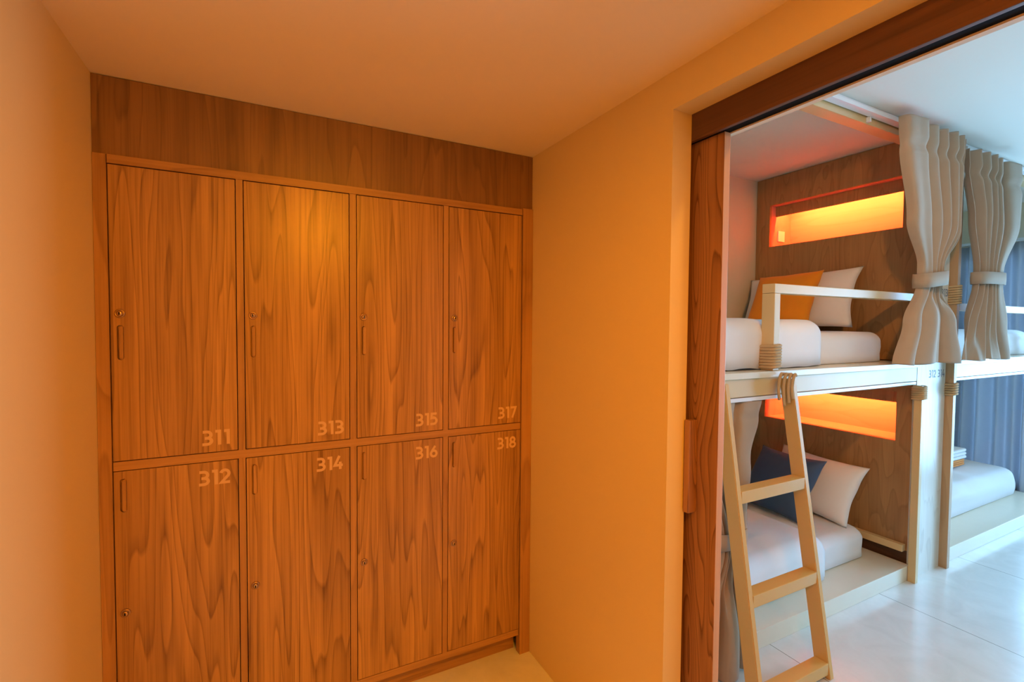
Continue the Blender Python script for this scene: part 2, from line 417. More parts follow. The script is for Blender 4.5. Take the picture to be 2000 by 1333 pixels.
def slot_outline(cx, z0, z1, w, n=10):
    r_ = w/2
    return [(cx+r_*math.cos(PI*i/n), z1-r_+r_*math.sin(PI*i/n)) for i in range(n+1)] + \
           [(cx-r_*math.cos(PI*i/n), z0+r_-r_*math.sin(PI*i/n)) for i in range(n+1)]
def prism(bm, outline, y0, y1):
    A = [bm.verts.new((x, y0, z)) for x, z in outline]; B = [bm.verts.new((x, y1, z)) for x, z in outline]
    n = len(A); bm.faces.new(A); bm.faces.new(list(reversed(B)))
    for i in range(n): bm.faces.new((A[i], A[(i+1) % n], B[(i+1) % n], B[i]))

def locker(num, col, upper):
    x0, x1 = AX[col]; z0, z1 = (ZU0, ZU1) if upper else (ZL0, ZL1)
    px = x0+0.0265
    place = 'upper' if upper else 'lower'
    root = empty('locker', ((x0+x1)/2, 0.25, z0), 'teak veneer locker in the %s row with door numbered %s' % (place, num), 'locker', 'numbered lockers')
    O = root.location
    # carcass: five boards in one shell, open at the front
    bm = bmesh.new(); t = 0.012; g = 0.001
    a0, a1, b0, b1 = x0-O.x+g, x1-O.x-g, z0-O.z+g, z1-O.z-g; f0, f1 = 0.024-O.y, 0.54-O.y
    box(bm, a0, a0+t, f0, f1, b0, b1); box(bm, a1-t, a1, f0, f1, b0, b1)
    box(bm, a0+t, a1-t, f0, f1, b0, b0+t); box(bm, a0+t, a1-t, f0, f1, b1-t, b1); box(bm, a0+t, a1-t, f1-t, f1, b0+t, b1-t)
    mesh_obj('carcass', bm, M['fascia'], root)
    # door with its pull, lock and painted number
    hz = (1.536, 1.657) if upper else (1.002, 1.120)
    lock_z = 1.697 if upper else 0.643
    bm = bmesh.new(); box(bm, x0-O.x, x1-O.x, 0.0-O.y, 0.019-O.y, z0-O.z, z1-O.z, bev=0.0008)
    d = mesh_obj('door', bm, M['veneer'], root)
    # a routed groove is cut into the door face
    so = slot_outline(px-O.x, hz[0]-O.z, hz[1]-O.z, 0.019)
    bm = bmesh.new(); prism(bm, so, -0.01-O.y, 0.011-O.y); cut = mesh_obj('cutter', bm, None); cut.parent = root
    bpy.context.view_layer.update()
    md = d.modifiers.new('b', 'BOOLEAN'); md.object = cut; md.operation = 'DIFFERENCE'; md.solver = 'EXACT'
    bpy.context.view_layer.update()
    me = bpy.data.meshes.new_from_object(d.evaluated_get(bpy.context.evaluated_depsgraph_get()))
    d.modifiers.clear(); d.data = me; bpy.data.objects.remove(cut)
    if not me.materials: me.materials.append(M['veneer'])
    # finger pull: a slim rounded wooden bar standing in the groove
    bm = bmesh.new()
    prism(bm, slot_outline(px+0.0028-O.x, hz[0]-O.z+0.002, hz[1]-O.z-0.002, 0.0115), -0.005-O.y, 0.0108-O.y)
    bmesh.ops.bevel(bm, geom=[e for e in bm.edges if all(v.co.y < -O.y for v in e.verts)], offset=0.003, segments=2, affect='EDGES')
    mesh_obj('finger_pull', bm, M['veneer_frame'], d)
    # cam lock
    bm = bmesh.new()
    lathe(bm, [(0.0150, 0.001), (0.0150, -0.003), (0.0135, -0.0050), (0.0110, -0.0055), (0.0105, -0.0030), (0.0090, -0.0030), (0.0086, -0.0095), (0.0072, -0.0115), (0.0005, -0.0117)], (px-O.x, -O.y, lock_z-O.z))
    lk = mesh_obj('cam_lock', bm, M['brass'], d, smooth=True)
    tag(lk, 'brassy round cam lock')
    # keyway is a dark face inset on the plug (second material slot, same mesh)
    bm = bmesh.new(); bm.from_mesh(lk.data)
    nf = len(bm.faces)
    box(bm, px-O.x-0.0018, px-O.x+0.0018, -0.0122-O.y, -0.0110-O.y, lock_z-O.z-0.005, lock_z-O.z+0.005)
    bm.faces.ensure_lookup_table()
    for fa in list(bm.faces)[nf:]: fa.material_index = 1; fa.smooth = False
    bm.to_mesh(lk.data); bm.free(); lk.data.materials.append(M['dark'])
    # number
    h = 0.056; w = text_w(num, h); xr = x1-0.024
    zb = (z0+0.026) if upper else (z1-0.030-h)
    bm = text_mesh(num, h, lambda a, b_: Vector((xr-w+a-O.x, -0.0006-O.y, zb+b_-O.z)), 0.19)
    tag(mesh_obj('number', bm, M['num'], d), 'pale painted number %s' % num)
    return root
for c in range(4):
    locker('31%d' % (1+2*c), c, True); locker('31%d' % (2+2*c), c, False)

# ------------------------------------------------------------------ corridor downlights (in the ceiling above and behind the photographer, plus one added ahead for bounce)
def downlight(x, y, power, label, aim=None, spot=0.0, ang=82, z=CH, col=WARM):
    root = empty('recessed_downlight', (x, y, z), label, 'ceiling light', 'recessed downlights')
    bm = bmesh.new()
    n = 32; prof = [(0.055, 0.0), (0.070, -0.001), (0.070, -0.006), (0.056, -0.010), (0.050, -0.004), (0.050, -0.001)]
    rings = [[bm.verts.new((r_*math.cos(2*PI*k/n), r_*math.sin(2*PI*k/n), h)) for k in range(n)] for r_, h in prof]
    for A, B in zip(rings, rings[1:]):
        for k in range(n): bm.faces.new((A[k], A[(k+1) % n], B[(k+1) % n], B[k]))
    mesh_obj('trim_ring', bm, M['frame_alu'], root, smooth=True)
    bm = bmesh.new(); bmesh.ops.create_circle(bm, cap_ends=True, radius=0.050, segments=32, matrix=Matrix.Translation((0, 0, -0.0015)))
    mesh_obj('lens', bm, M['lens'], root)
    ld = bpy.data.lights.new('downlight_lamp', 'AREA'); ld.shape = 'DISK'; ld.size = 0.10; ld.energy = power; ld.color = col
    lo = bpy.data.objects.new('downlight_lamp', ld); COL.objects.link(lo); lo.parent = root; lo.location = (0, 0, -0.012)
    if aim:      # the swivelling lamp inside the fitting
        sd = bpy.data.lights.new('downlight_spot', 'SPOT'); sd.energy = spot; sd.color = col; sd.spot_size = math.radians(ang); sd.spot_blend = 0.9; sd.shadow_soft_size = 0.05
        so = bpy.data.objects.new('downlight_spot', sd); COL.objects.link(so); so.parent = root; so.location = (0, 0, -0.03)
        so.rotation_euler = (Vector(aim)-Vector((x, y, z))).to_track_quat('-Z', 'Y').to_euler()
downlight(0.92, -2.28, DOWN_W, 'round recessed downlight in the corridor ceiling nearest the lockers', (0.70, 0.0, 1.45), SPOT_W)
downlight(0.85, -1.20, 0.6, 'added unseen fill downlight in the corridor ceiling just in front of the lockers', (0.85, -1.0, 0.0), FLOOR_FILL_W, 60)  # fill lamp added out of view; its floor bounce brightens the ceiling
downlight(2.20, -1.75, ROOM_W, 'round recessed downlight in the bunk room ceiling just inside the doorway', aim=(4.3, 0.05, 1.75), spot=ROOM_SPOT, ang=62, z=RC, col=ROOM_WARM)
downlight(0.92, -4.40, DOWN_W*0.7, 'round recessed downlight in the corridor ceiling farther from the lockers')

# ------------------------------------------------------------------ partition between the two bunks, with lit niches
PX0, PX1, YF, YB = 4.30, 4.69, -0.53, 0.655
par = empty('bunk_partition', ((PX0+PX1)/2, 0.06, 0), 'tall wooden partition with lit headboard niches between the two bunks', 'partition')
O = par.location
bx('front_board', M['limed'], par, PX0+0.002, PX1, YF, YF+0.022, 0.0, RC-0.004)
NY0, NY1 = -0.42, 0.535
def headboard(z0, z1, n0, n1):
    # front skin with the niche cut out, made of four boards merged in one mesh
    bm = bmesh.new(); t = 0.022; yf, yb = YF+0.023, YB
    box(bm, PX0-O.x, PX0+t-O.x, yf-O.y, yb-O.y, z0, n0); box(bm, PX0-O.x, PX0+t-O.x, yf-O.y, yb-O.y, n1, z1)
    box(bm, PX0-O.x, PX0+t-O.x, yf-O.y, NY0-O.y, n0, n1); box(bm, PX0-O.x, PX0+t-O.x, NY1-O.y, yb-O.y, n0, n1)
    hb = mesh_obj('headboard', bm, M['oak'], par)
    tag(hb, 'oak headboard panel')
    bm = bmesh.new(); t2 = 0.012; xa, xb = PX0+t, PX0+0.285
    box(bm, xa-O.x, xb-O.x, NY0-O.y, NY1-O.y, n0-t2, n0); box(bm, xa-O.x, xb-O.x, NY0-O.y, NY1-O.y, n1, n1+t2)
    box(bm, xa-O.x, xb-O.x, NY0-t2-O.y, NY0-O.y, n0-t2, n1+t2); box(bm, xa-O.x, xb-O.x, NY1-O.y, NY1+t2-O.y, n0-t2, n1+t2)
    box(bm, xb-O.x, xb+t2-O.x, NY0-t2-O.y, NY1+t2-O.y, n0-t2, n1+t2)
    ni = mesh_obj('niche_lining', bm, M['niche'], hb); tag(ni, 'pale veneer lining of the lit niche')
    bx('valance', M['oak'], hb, PX0+0.078, PX0+0.090, NY0+0.001, NY1-0.001, n1-0.085, n1-0.001)
    bx('led_strip', M['led'], hb, PX0+0.100, PX0+0.112, NY0+0.02, NY1-0.02, n1-0.013, n1-0.003)
    return hb
hb1 = headboard(1.452, RC-0.004, 2.34, 2.685)
hb2 = headboard(0.182, 1.296, 0.905, 1.24)
bx('gap_shade_panel', M['header'], par, PX0+0.03, PX0+0.045, YF+0.023, YB, 0.0, 0.181)  # dark board stands in for the shade in the gap below the headboard
sk = bx('power_socket', M['plate'], hb1, 4.405, 4.490, NY1-0.011, NY1-0.001, 2.395, 2.485, bev=0.003); tag(sk, 'cream plastic power socket')
bx('back_panel', M['oak'], par, PX1-0.02, PX1-0.001, YF+0.024, YB, 0.0, RC-0.004)
def sign(txt, xr, zb, h):
    w = text_w(txt, h)
    return mesh_obj('bunk_numbers', text_mesh(txt, h, lambda a, b_: Vector((xr-w+a-O.x, YF-0.0008-O.y, zb+b_)), 0.15), M['sign'], par)
sign('312 314', 4.676, 1.335, 0.052)
sign('311 313', 4.676, 1.885, 0.052)

# ------------------------------------------------------------------ bunk beds
def bunk(x0, x1, label, rail, mid_rope):
    root = empty('bunk_bed', ((x0+x1)/2, 0.06, 0), label, 'bunk bed', 'built-in bunk beds')
    q = lambda n, m, *b, bev=0.003: bx(n, m, root, *b, bev=bev)
    q('lower_platform', M['platform'], x0, x1, YF, 0.655, 0.0, 0.098)
    q('upper_deck', M['platform'], x0, x1, YF-0.012, 0.655, 1.412, 1.443)
    q('fascia_board', M['cream'], x0, x1, YF, YF+0.035, 1.322, 1.411)
    q('curtain_batten', M['alu'], x0, x1, YF+0.002, YF+0.025, 1.298, 1.318)
    q('deck_underside', M['cream'], x0, x1, YF+0.036, 0.655, 1.385, 1.411)
    return root, q
b1, q = bunk(1.875, 4.297, 'cream painted bunk bed with ladder, nearest the doorway', None, None)
q('post', M['cream'], 4.262, 4.297, -0.575, -0.532, 0.0, 1.296)
bm = bmesh.new(); rope_coil(bm, 4.262-b1.location.x, 4.297-b1.location.x, -0.575-b1.location.y, -0.532-b1.location.y, 1.205, 1.290, 6, 0.0085)
tag(mesh_obj('rope_binding', bm, M['rope'], b1, smooth=True), 'jute rope wound round the post')
q('guard_post', M['cream'], 2.817, 2.864, -0.532, -0.462, 1.444, 1.841)
q('guard_rail', M['cream'], 2.817, 4.296, -0.532, -0.462, 1.842, 1.890)
bm = bmesh.new(); rope_coil(bm, 2.817-b1.location.x, 2.864-b1.location.x, -0.532-b1.location.y, -0.462-b1.location.y, 1.453, 1.575, 8, 0.0085)
tag(mesh_obj('rope_binding', bm, M['rope'], b1, smooth=True), 'jute rope wound round the post')
q('headboard_rail', M['cream'], 4.255, 4.297, YF+0.03, 0.65, 0.182, 0.228)

b2, q = bunk(4.737, 6.98, 'cream painted bunk bed beyond the partition, nearest the window', None, None)
q('post', M['post'], 4.695, 4.735, -0.575, -0.520, 0.0, 2.86)
for za, zb_ in ((1.205, 1.290), (1.83, 1.96)):
    bm = bmesh.new(); rope_coil(bm, 4.695-b2.location.x, 4.735-b2.location.x, -0.575-b2.location.y, -0.520-b2.location.y, za, zb_, int((zb_-za)/0.0145), 0.0078)
    tag(mesh_obj('rope_binding', bm, M['rope'], b2, smooth=True), 'jute rope wound round the post')
q('guard_rail', M['cream'], 4.737, 6.40, -0.575, -0.520, 1.790, 1.840)
q('guard_post', M['cream'], 6.35, 6.40, -0.532, -0.478, 1.444, 1.789)
q('rear_rail', M['cream'], 4.75, 6.95, 0.59, 0.64, 1.80, 1.85)

# ------------------------------------------------------------------ curtain beam and track
def beam(x0, x1, label):
    root = empty('curtain_beam', ((x0+x1)/2, -0.53, RC), label, 'curtain rail', 'ceiling curtain beams')
    bx('beam', M['cream'], root, x0, x1, -0.53, -0.455, 2.845, RC-0.001, bev=0.002)
    bx('track', M['alu'], root, x0, x1, -0.585, -0.540, 2.880, 2.902, bev=0.002)
    bx('track_top', M['alu'], root, x0, x1, -0.572, -0.531, 2.903, RC-0.001)
    return root
bmr = beam(1.87, 4.292, 'cream ceiling beam with white curtain track over the near bunk')
bx('bracket', M['alu'], bmr, 3.60, 3.615, -0.552, -0.531, 2.850, 2.879)
beam(4.74, 6.98, 'cream ceiling beam with white curtain track over the far bunk')

# ------------------------------------------------------------------ curtains
def smooth(a, b, t):
    t = max(0, min(1, (t-a)/(b-a))); return t*t*(3-2*t)
def lerp_keys(keys, z):
    """keys: list of (z, v...) descending in z"""
    if z >= keys[0][0]: return keys[0][1:]
    for A, B in zip(keys, keys[1:]):
        if z >= B[0]:
            t = (A[0]-z)/(A[0]-B[0]); t = t*t*(3-2*t) if True else t
            return tuple(a+(b-a)*t for a, b in zip(A[1:], B[1:]))
    return keys[-1][1:]
P_TOP = [(0, .3), (.02, -.6), (.14, -.9), (.27, -.75), (.30, .4), (.32, .8), (.37, -.3), (.46, -.9), (.49, .2), (.52, .8), (.56, -.5), (.61, -.8), (.64, .5), (.67, .7), (.71, -.6), (.75, -.75), (.78, .5), (.82, .7), (.86, -.6), (.90, -.7), (.93, .5), (.97, .3), (1, -.3)]
P_LOW = [(0, .5), (0, -.1), (.03, -.55), (.10, -.5), (.17, .3), (.19, .7), (.165, .2), (.20, -.5), (.30, -1), (.42, -1), (.465, -.6), (.475, .4), (.53, .9), (.60, .9), (.615, .3), (.63, -.5), (.68, -.9), (.77, -.8), (.81, .1), (.85, .6), (.89, .2), (.95, -.25), (1, .2)]
def spline(P, t):
    n = len(P)-1; k = min(int(t*n), n-1); f_ = t*n-k
    a, b, c, d = P[max(k-1, 0)], P[k], P[k+1], P[min(k+2, n)]
    def cr(i): return 0.5*(2*b[i]+(c[i]-a[i])*f_+(2*a[i]-5*b[i]+4*c[i]-d[i])*f_*f_+(3*b[i]-a[i]-3*c[i]+d[i])*f_**3)
    return cr(0), cr(1)
def curtain(name, mat, yc, keys, label, group, tie=None, seed=0, pleat=0.0, drop=None, flip=False, even=0, zmix=None, nu=300, nv=100, thick=0.004):
    """keys (z, x_left, x_right, depth); one pleated sheet whose plan runs from the heading profile to the hem profile"""
    rnd = random.Random(seed)
    zt, zb = keys[0][0], keys[-1][0]
    if even:        # plain full-length drape with even but irregular folds
        A_ = []
        for k in range(even*2+1): A_.append(((k+rnd.uniform(-.3, .3))/(even*2), (1 if k % 2 else -1)*rnd.uniform(.5, 1)))
        B_ = [(x+rnd.uniform(-.012, .012), y*rnd.uniform(.8, 1.25)) for x, y in A_]
    else:
        j1 = lambda P, q_: [(x+rnd.uniform(-q_, q_), y*rnd.uniform(.8, 1.15)) for x, y in P]
        A_, B_ = j1(P_TOP, .006), j1(P_LOW, .008)
    if flip: A_ = [(1-x, y) for x, y in reversed(A_)]; B_ = [(1-x, y) for x, y in reversed(B_)]
    z1, z2 = zmix or (zt, zb)
    xc = (keys[0][1]+keys[0][2])/2
    root = empty(name, (xc, yc, zb), label, 'curtain', group)
    ca = [spline(A_, i/nu) for i in range(nu+1)]; cb = [spline(B_, i/nu) for i in range(nu+1)]
    bm = bmesh.new(); G = []
    for j in range(nv+1):
        z = zt+(zb-zt)*j/nv
        xl, xr, dp = lerp_keys(keys, z); m_ = smooth(z1, z2, z) if z1 > z2 else 0
        m_ = 1-smooth(z2, z1, z)
        off = lerp_keys(drop, z)[0] if drop else 0
        row = []
        for i in range(nu+1):
            ax, ay = ca[i]; bx_, by = cb[i]
            w = ax*(1-m_)+bx_*m_; y = (ay*(1-m_)+by*m_)*dp
            y += dp*0.10*math.sin(9*w+5*(zt-z)+seed)
            if pleat > 0:
                h = 1-smooth(0.0, pleat*0.35, abs(z-(zt-pleat)))
                y *= 1-0.28*h; w += 0.006*h*math.sin(40*w)
            row.append(bm.verts.new((xl+(xr-xl)*w-xc, y+off, z-zb+(0.006*math.sin(11*w+seed) if j == nv else 0)+(0.004 if j == nv else 0))))
        G.append(row)
    for A, B in zip(G, G[1:]):
        for i in range(nu): bm.faces.new((A[i], A[i+1], B[i+1], B[i]))
    cl = mesh_obj('curtain_cloth', bm, mat, root, smooth=True)
    sm = cl.modifiers.new('solid', 'SOLIDIFY'); sm.thickness = thick
    if tie:
        z, x0, x1, hgt, dep, slope = tie
        bm = bmesh.new(); n = 40; rings = []
        for r_off, dz in ((-0.002, -hgt/2), (0.004, -hgt/2), (0.006, 0), (0.004, hgt/2), (-0.002, hgt/2)):
            ring = []
            for k in range(n):
                a = 2*PI*k/n; ca, sa = math.cos(a), math.sin(a); e_ = 0.6
                X = (x0+x1)/2+((x1-x0)/2+r_off)*math.copysign(abs(ca)**e_, ca)
                Y = (dep+r_off)*math.copysign(abs(sa)**e_, sa)+(lerp_keys(drop, z)[0] if drop else 0)
                ring.append(bm.verts.new((X-xc, Y, z-zb+dz+slope*(X-(x0+x1)/2))))
            rings.append(ring)
        for A, B in zip(rings, rings[1:]):
            for k in range(n): bm.faces.new((A[k], A[(k+1) % n], B[(k+1) % n], B[k]))
        t_ = mesh_obj('tieback', bm, mat, root, smooth=True)
        s2 = t_.modifiers.new('solid', 'SOLIDIFY'); s2.thickness = 0.004
    return root
G1 = 'taupe bunk curtains'
curtain('bunk_curtain', M['taupe'], -0.655, [(2.868, 3.72, 4.47, 0.052), (2.70, 3.73, 4.47, 0.056), (2.30, 3.84, 4.47, 0.056), (2.04, 3.985, 4.25, 0.040), (1.92, 3.985, 4.245, 0.040), (1.70, 3.88, 4.46, 0.058), (1.452, 3.77, 4.56, 0.066)],
        'taupe curtain tied back at the head of the upper near bunk', G1, tie=(1.965, 3.98, 4.255, 0.085, 0.050, 0.12), seed=3, pleat=0.15, zmix=(2.0, 1.75))
curtain('bunk_curtain', M['taupe'], -0.655, [(2.825, 4.54, 5.30, 0.050), (2.68, 4.55, 5.31, 0.054), (2.40, 4.63, 5.31, 0.054), (2.05, 4.745, 5.10, 0.040), (1.97, 4.745, 5.10, 0.040), (1.70, 4.64, 5.18, 0.050), (1.452, 4.60, 5.25, 0.052)],
        'taupe curtain tied back on the upper far bunk, right of the partition', G1, tie=(2.01, 4.74, 5.11, 0.080, 0.048, 0.02), seed=8, pleat=0.15, flip=True, zmix=(1.9, 1.3))
curtain('bunk_curtain', M['taupe'], -0.505, [(1.296, 2.20, 2.77, 0.022), (1.22, 2.21, 2.74, 0.024), (1.00, 2.29, 2.65, 0.036), (0.72, 2.37, 2.56, 0.038), (0.62, 2.37, 2.54, 0.038), (0.40, 2.29, 2.55, 0.040), (0.012, 2.16, 2.59, 0.042)],
        'taupe curtain gathered behind the ladder on the lower near bunk', G1, tie=(0.67, 2.36, 2.555, 0.075, 0.046, 0.0), seed=5, pleat=0.08, flip=True, zmix=(0.6, 0.2),
        drop=[(1.296, 0.0), (1.15, -0.008), (0.60, -0.07), (0.0, -0.085)])

# window curtain hung inside the far window
curtain('window_curtain', M['bluecurtain'], 0.0, [(2.52, 0, 1.0, 0.045), (1.4, 0, 1.0, 0.05), (0.02, 0, 1.0, 0.055)],
        'slate blue full length curtain drawn beside the far window', None, seed=11, even=8, nu=360, nv=30)
wc = [o for o in bpy.data.objects if o.name.startswith('window_curtain')][0]
wc.rotation_euler = (0, 0, PI/2); wc.location = (7.095, 0.13, 0.02)
for ch in wc.children: ch.scale = (0.95, 1.15, 1)
tag(bx('curtain_pole', M['alu'], None, 7.09, 7.13, -3.5, 0.65, 2.535, 2.56), 'white curtain track above the far window', 'curtain rail')

# ------------------------------------------------------------------ beds
def soft_box(bm, x0, x1, y0, y1, z0, z1, ex=0.10, n=26, sag=0.0, seed=0, amp=0.006, open_bottom=False):
    """rounded cushion-like box: superellipse plan edges, bulging top"""
    rnd = random.Random(seed); P = [(rnd.uniform(2, 9), rnd.uniform(2, 9), rnd.uniform(0, 6)) for _ in range(5)]
    cx, cy = (x0+x1)/2, (y0+y1)/2; hx, hy, H = (x1-x0)/2, (y1-y0)/2, z1-z0
    prof = []
    m = 12
    for k in range(m+1):            # side profile from bottom edge up and over to the top
        a = PI/2*k/m
        prof.append((ex*(1-math.cos(a*1.0)) if False else ex*(1-math.cos(a)), math.sin(a)))
    # profile: vertical lower part then round shoulder of radius ex
    rows = [(0.012, 0.0), (0.0, 0.05)]
    sh = max(0.05, 1-ex/H)
    for t in (0.35, 0.7): rows.append((0.0, 0.05+(sh-0.05)*t))
    for k in range(m+1):
        a = PI/2*k/m
        rows.append((ex*(1-math.cos(a)), sh+(1-sh)*math.sin(a)))
    per = []
    nx, ny = n, max(8, int(n*hy/hx)); 
    def plan(ins):
        out = []; rr = max(0.02, 0.07-ins*0.3)
        a_, b_ = hx-ins, hy-ins
        segs = [((a_-rr, b_-rr), 0), ((-a_+rr, b_-rr), 90), ((-a_+rr, -b_+rr), 180), ((a_-rr, -b_+rr), 270)]
        for q_, ((px, py), a0) in enumerate(segs):
            for k in range(7):
                t = math.radians(a0+90*k/6); out.append((px+rr*math.cos(t), py+rr*math.sin(t)))
            (qx, qy), b0 = segs[(q_+1) % 4]
            e0 = out[-1]; t = math.radians(b0); e1 = (qx+rr*math.cos(t), qy+rr*math.sin(t))
            cnt = nx if q_ in (0, 2) else ny
            for k in range(1, cnt): out.append((e0[0]+(e1[0]-e0[0])*k/cnt, e0[1]+(e1[1]-e0[1])*k/cnt))
        return out
    def wob(x, y, z): return sum(math.sin(x*a+y*b+z*9+c) for a, b, c in P)/5
    rings = []
    for ins, h in rows:
        rings.append([bm.verts.new((cx+x+amp*wob(x, y, h)*(1 if h > 0.02 else .3), cy+y+amp*wob(y, x, h)*(1 if h > 0.02 else .3), z0+h*H+(amp*1.2*wob(x*2, y*2, 1) if h > 0.6 else 0))) for x, y in plan(ins)])
    K = len(rings[0])
    for A, B in zip(rings, rings[1:]):
        for k in range(K): bm.faces.new((A[k], A[(k+1) % K], B[(k+1) % K], B[k]))
    # top: shrink rings to the centre with a slight crown
    last = rings[-1]
    for s_ in (0.9, 0.75, 0.55, 0.3):
        ring = []
        for v in rings[-1 if s_ == 0.9 else -1]:
            pass
        base = [(v.co.x, v.co.y) for v in last]
        ring = [bm.verts.new((cx+(x-cx)*s_, cy+(y-cy)*s_, z1+amp*1.5*wob(x*2*s_, y*2*s_, 1)+sag*(1-s_*s_))) for x, y in base]
        prev = rings[-1]
        for k in range(K): bm.faces.new((prev[k], prev[(k+1) % K], ring[(k+1) % K], ring[k]))
        rings.append(ring)
    c = bm.verts.new((cx, cy, z1+sag))
    for k in range(K): bm.faces.new((rings[-1][k], rings[-1][(k+1) % K], c))
    if not open_bottom: bm.faces.new(list(reversed(rings[0])))

def soft(name, mat, label, cat, group, b, **kw):
    x0, x1, y0, y1, z0, z1 = b
    o = Vector(((x0+x1)/2, (y0+y1)/2, z0))
    bm = bmesh.new(); soft_box(bm, x0-o.x, x1-o.x, y0-o.y, y1-o.y, 0, z1-z0, **kw)
    ob = mesh_obj(name, bm, mat, None, smooth=True); ob.location = o
    return tag(ob, label, cat, group)

def duvet(label, x0, x1, y0, y1, zb, zt, mat_top, seed=0, ex=0.09, t=0.05):
    """quilt folded over the mattress: an open shell with real thickness, hanging down the front side"""
    rnd = random.Random(seed); P = [(rnd.uniform(1.5, 7), rnd.uniform(0, 6)) for _ in range(6)]
    o = Vector(((x0+x1)/2, (y0+y1)/2, zb))
    def prof(off, zlow):
        pts = []
        ya, yb, z = y0+off, y1-off, zt-off
        R = ex
        pts.append((ya, zlow)); pts.append((ya, zlow+(z-R-zlow)*0.5))
        for k in range(9):
            a = PI/2*k/8; pts.append((ya+R-R*math.cos(a), z-R+R*math.sin(a)))
        for k in range(1, 14): pts.append((ya+R+(yb-ya-2*R)*k/14, z))
        for k in range(9):
            a = PI/2*k/8; pts.append((yb-R+R*math.sin(a), z-R+R*math.cos(a)))
        pts.append((yb, zlow+(z-R-zlow)*0.5)); pts.append((yb, zlow))
        return pts
    n = 44
    def sheet(inner):
        rows = []
        for i in range(n+1):
            s = i/n; x = x0+(x1-x0)*s
            # the hem at the head end rounds in
            d = (1-s)*(x1-x0); rnd_in = 0.035*(1-min(1, d/0.06))**2
            off = (t if inner else 0)+(-(rnd_in) if inner else rnd_in)*0.8
            row = []
            for j, (y, z) in enumerate(prof(off, zb+0.003)):
                w = sum(math.sin(a*x*2.2+c+y*3) for a, c in P)/6
                w2 = sum(math.sin(a*x*3+c*2-z*7) for a, c in P)/6
                hem = 0.012*w2 if (z-zb) < 0.01 else 0
                row.append(Vector((x+0.012*w-o.x, y+(0.010*w2 if j < 12 else 0)-o.y, z+0.008*w*(1 if z > zb+0.03 else 0)+abs(hem)-o.z)))
            rows.append(row)
        return rows
    A, B = sheet(False), sheet(True)
    bm = bmesh.new()
    va = [[bm.verts.new(p) for p in row] for row in A]; vb = [[bm.verts.new(p) for p in row] for row in B]
    m_ = len(va[0])
    for i in range(n):
        for j in range(m_-1):
            bm.faces.new((va[i][j], va[i+1][j], va[i+1][j+1], va[i][j+1])); bm.faces.new((vb[i][j+1], vb[i+1][j+1], vb[i+1][j], vb[i][j]))
        for j in (0, m_-1): bm.faces.new((va[i][j], vb[i][j], vb[i+1][j], va[i+1][j]))
    for i in (0, n):
        for j in range(m_-1): bm.faces.new((va[i][j], va[i][j+1], vb[i][j+1], vb[i][j]))
    ob = mesh_obj('duvet', bm, mat_top, None, smooth=True); ob.location = o
    return tag(ob, label, 'duvet', 'white duvets')

GM = 'white mattresses'
soft('mattress', M['sheet'], 'white sheeted mattress on the upper near bunk', 'mattress', GM, (2.02, 4.17, -0.40, 0.60, 1.4435, 1.640), ex=0.06, seed=1, amp=0.006)
duvet('white duvet bulging over the upper near bunk mattress', 1.95, 3.40, -0.46, 0.645, 1.4435, 1.712, M['sheet'], 2)
soft('mattress', M['sheet'], 'white sheeted mattress on the lower near bunk behind the ladder', 'mattress', GM, (2.02, 4.17, -0.33, 0.60, 0.0985, 0.300), ex=0.07, seed=3, amp=0.006)
duvet('white duvet over the lower near bunk mattress, behind the ladder', 1.95, 3.62, -0.39, 0.645, 0.0985, 0.362, M['sheet'], 5)
soft('mattress', M['sheet'], 'white mattress with rounded end on the upper far bunk', 'mattress', GM, (4.85, 6.60, -0.42, 0.58, 1.4435, 1.660), ex=0.09, seed=6, amp=0.006)
soft('mattress', M['sheet'], 'thick white mattress on the lower far bunk under the towels', 'mattress', GM, (4.78, 6.86, -0.29, 0.58, 0.0985, 0.347), ex=0.10, seed=9, amp=0.010, sag=0.02)

def pillow(name, mat, label, cat, group, w, h, t, loc, lean, yaw=0.0, tilt=0.0, seed=0):
    """stuffed case with pointed corners and a seam: local x = width, z = height, y = thickness"""
    rnd = random.Random(seed); P = [(rnd.uniform(3, 9), rnd.uniform(3, 9), rnd.uniform(0, 6)) for _ in range(5)]
    n = 34; bm = bmesh.new()
    def pt(i, j, side):
        u_, v_ = 2*i/n-1, 2*j/n-1
        k = 0.055*(1-abs(u_)**2.2)*abs(v_)**3; k2 = 0.055*(1-abs(v_)**2.2)*abs(u_)**3
        x = w/2*u_*(1-k2*1.6); z = h/2*v_*(1-k*1.6)
        th = (max(0, 1-abs(u_)**3.2)*max(0, 1-abs(v_)**3.2))**0.55
        wr = sum(math.sin(u_*a+v_*b+c) for a, b, c in P)/5
        y = side*t/2*th*(1+0.10*wr) + 0.006*wr
        return (x, y, z+h/2)
    F = [[bm.verts.new(pt(i, j, -1)) for j in range(n+1)] for i in range(n+1)]
    B = [[F[i][j] if (i in (0, n) or j in (0, n)) else bm.verts.new(pt(i, j, 1)) for j in range(n+1)] for i in range(n+1)]
    for i in range(n):
        for j in range(n):
            bm.faces.new((F[i][j], F[i+1][j], F[i+1][j+1], F[i][j+1])); bm.faces.new((B[i][j+1], B[i+1][j+1], B[i+1][j], B[i][j]))
    ob = mesh_obj(name, bm, mat, None, smooth=True)
    # front face looks towards -x, top leans back towards +x by `lean`
    ob.rotation_euler = (Matrix.Rotation(yaw, 3, 'Z') @ Matrix.Rotation(lean, 3, 'Y') @ Matrix.Rotation(-PI/2, 3, 'Z') @ Matrix.Rotation(tilt, 3, 'Y')).to_euler()
    ob.location = loc
    return tag(ob, label, cat, group)
R_ = math.radians
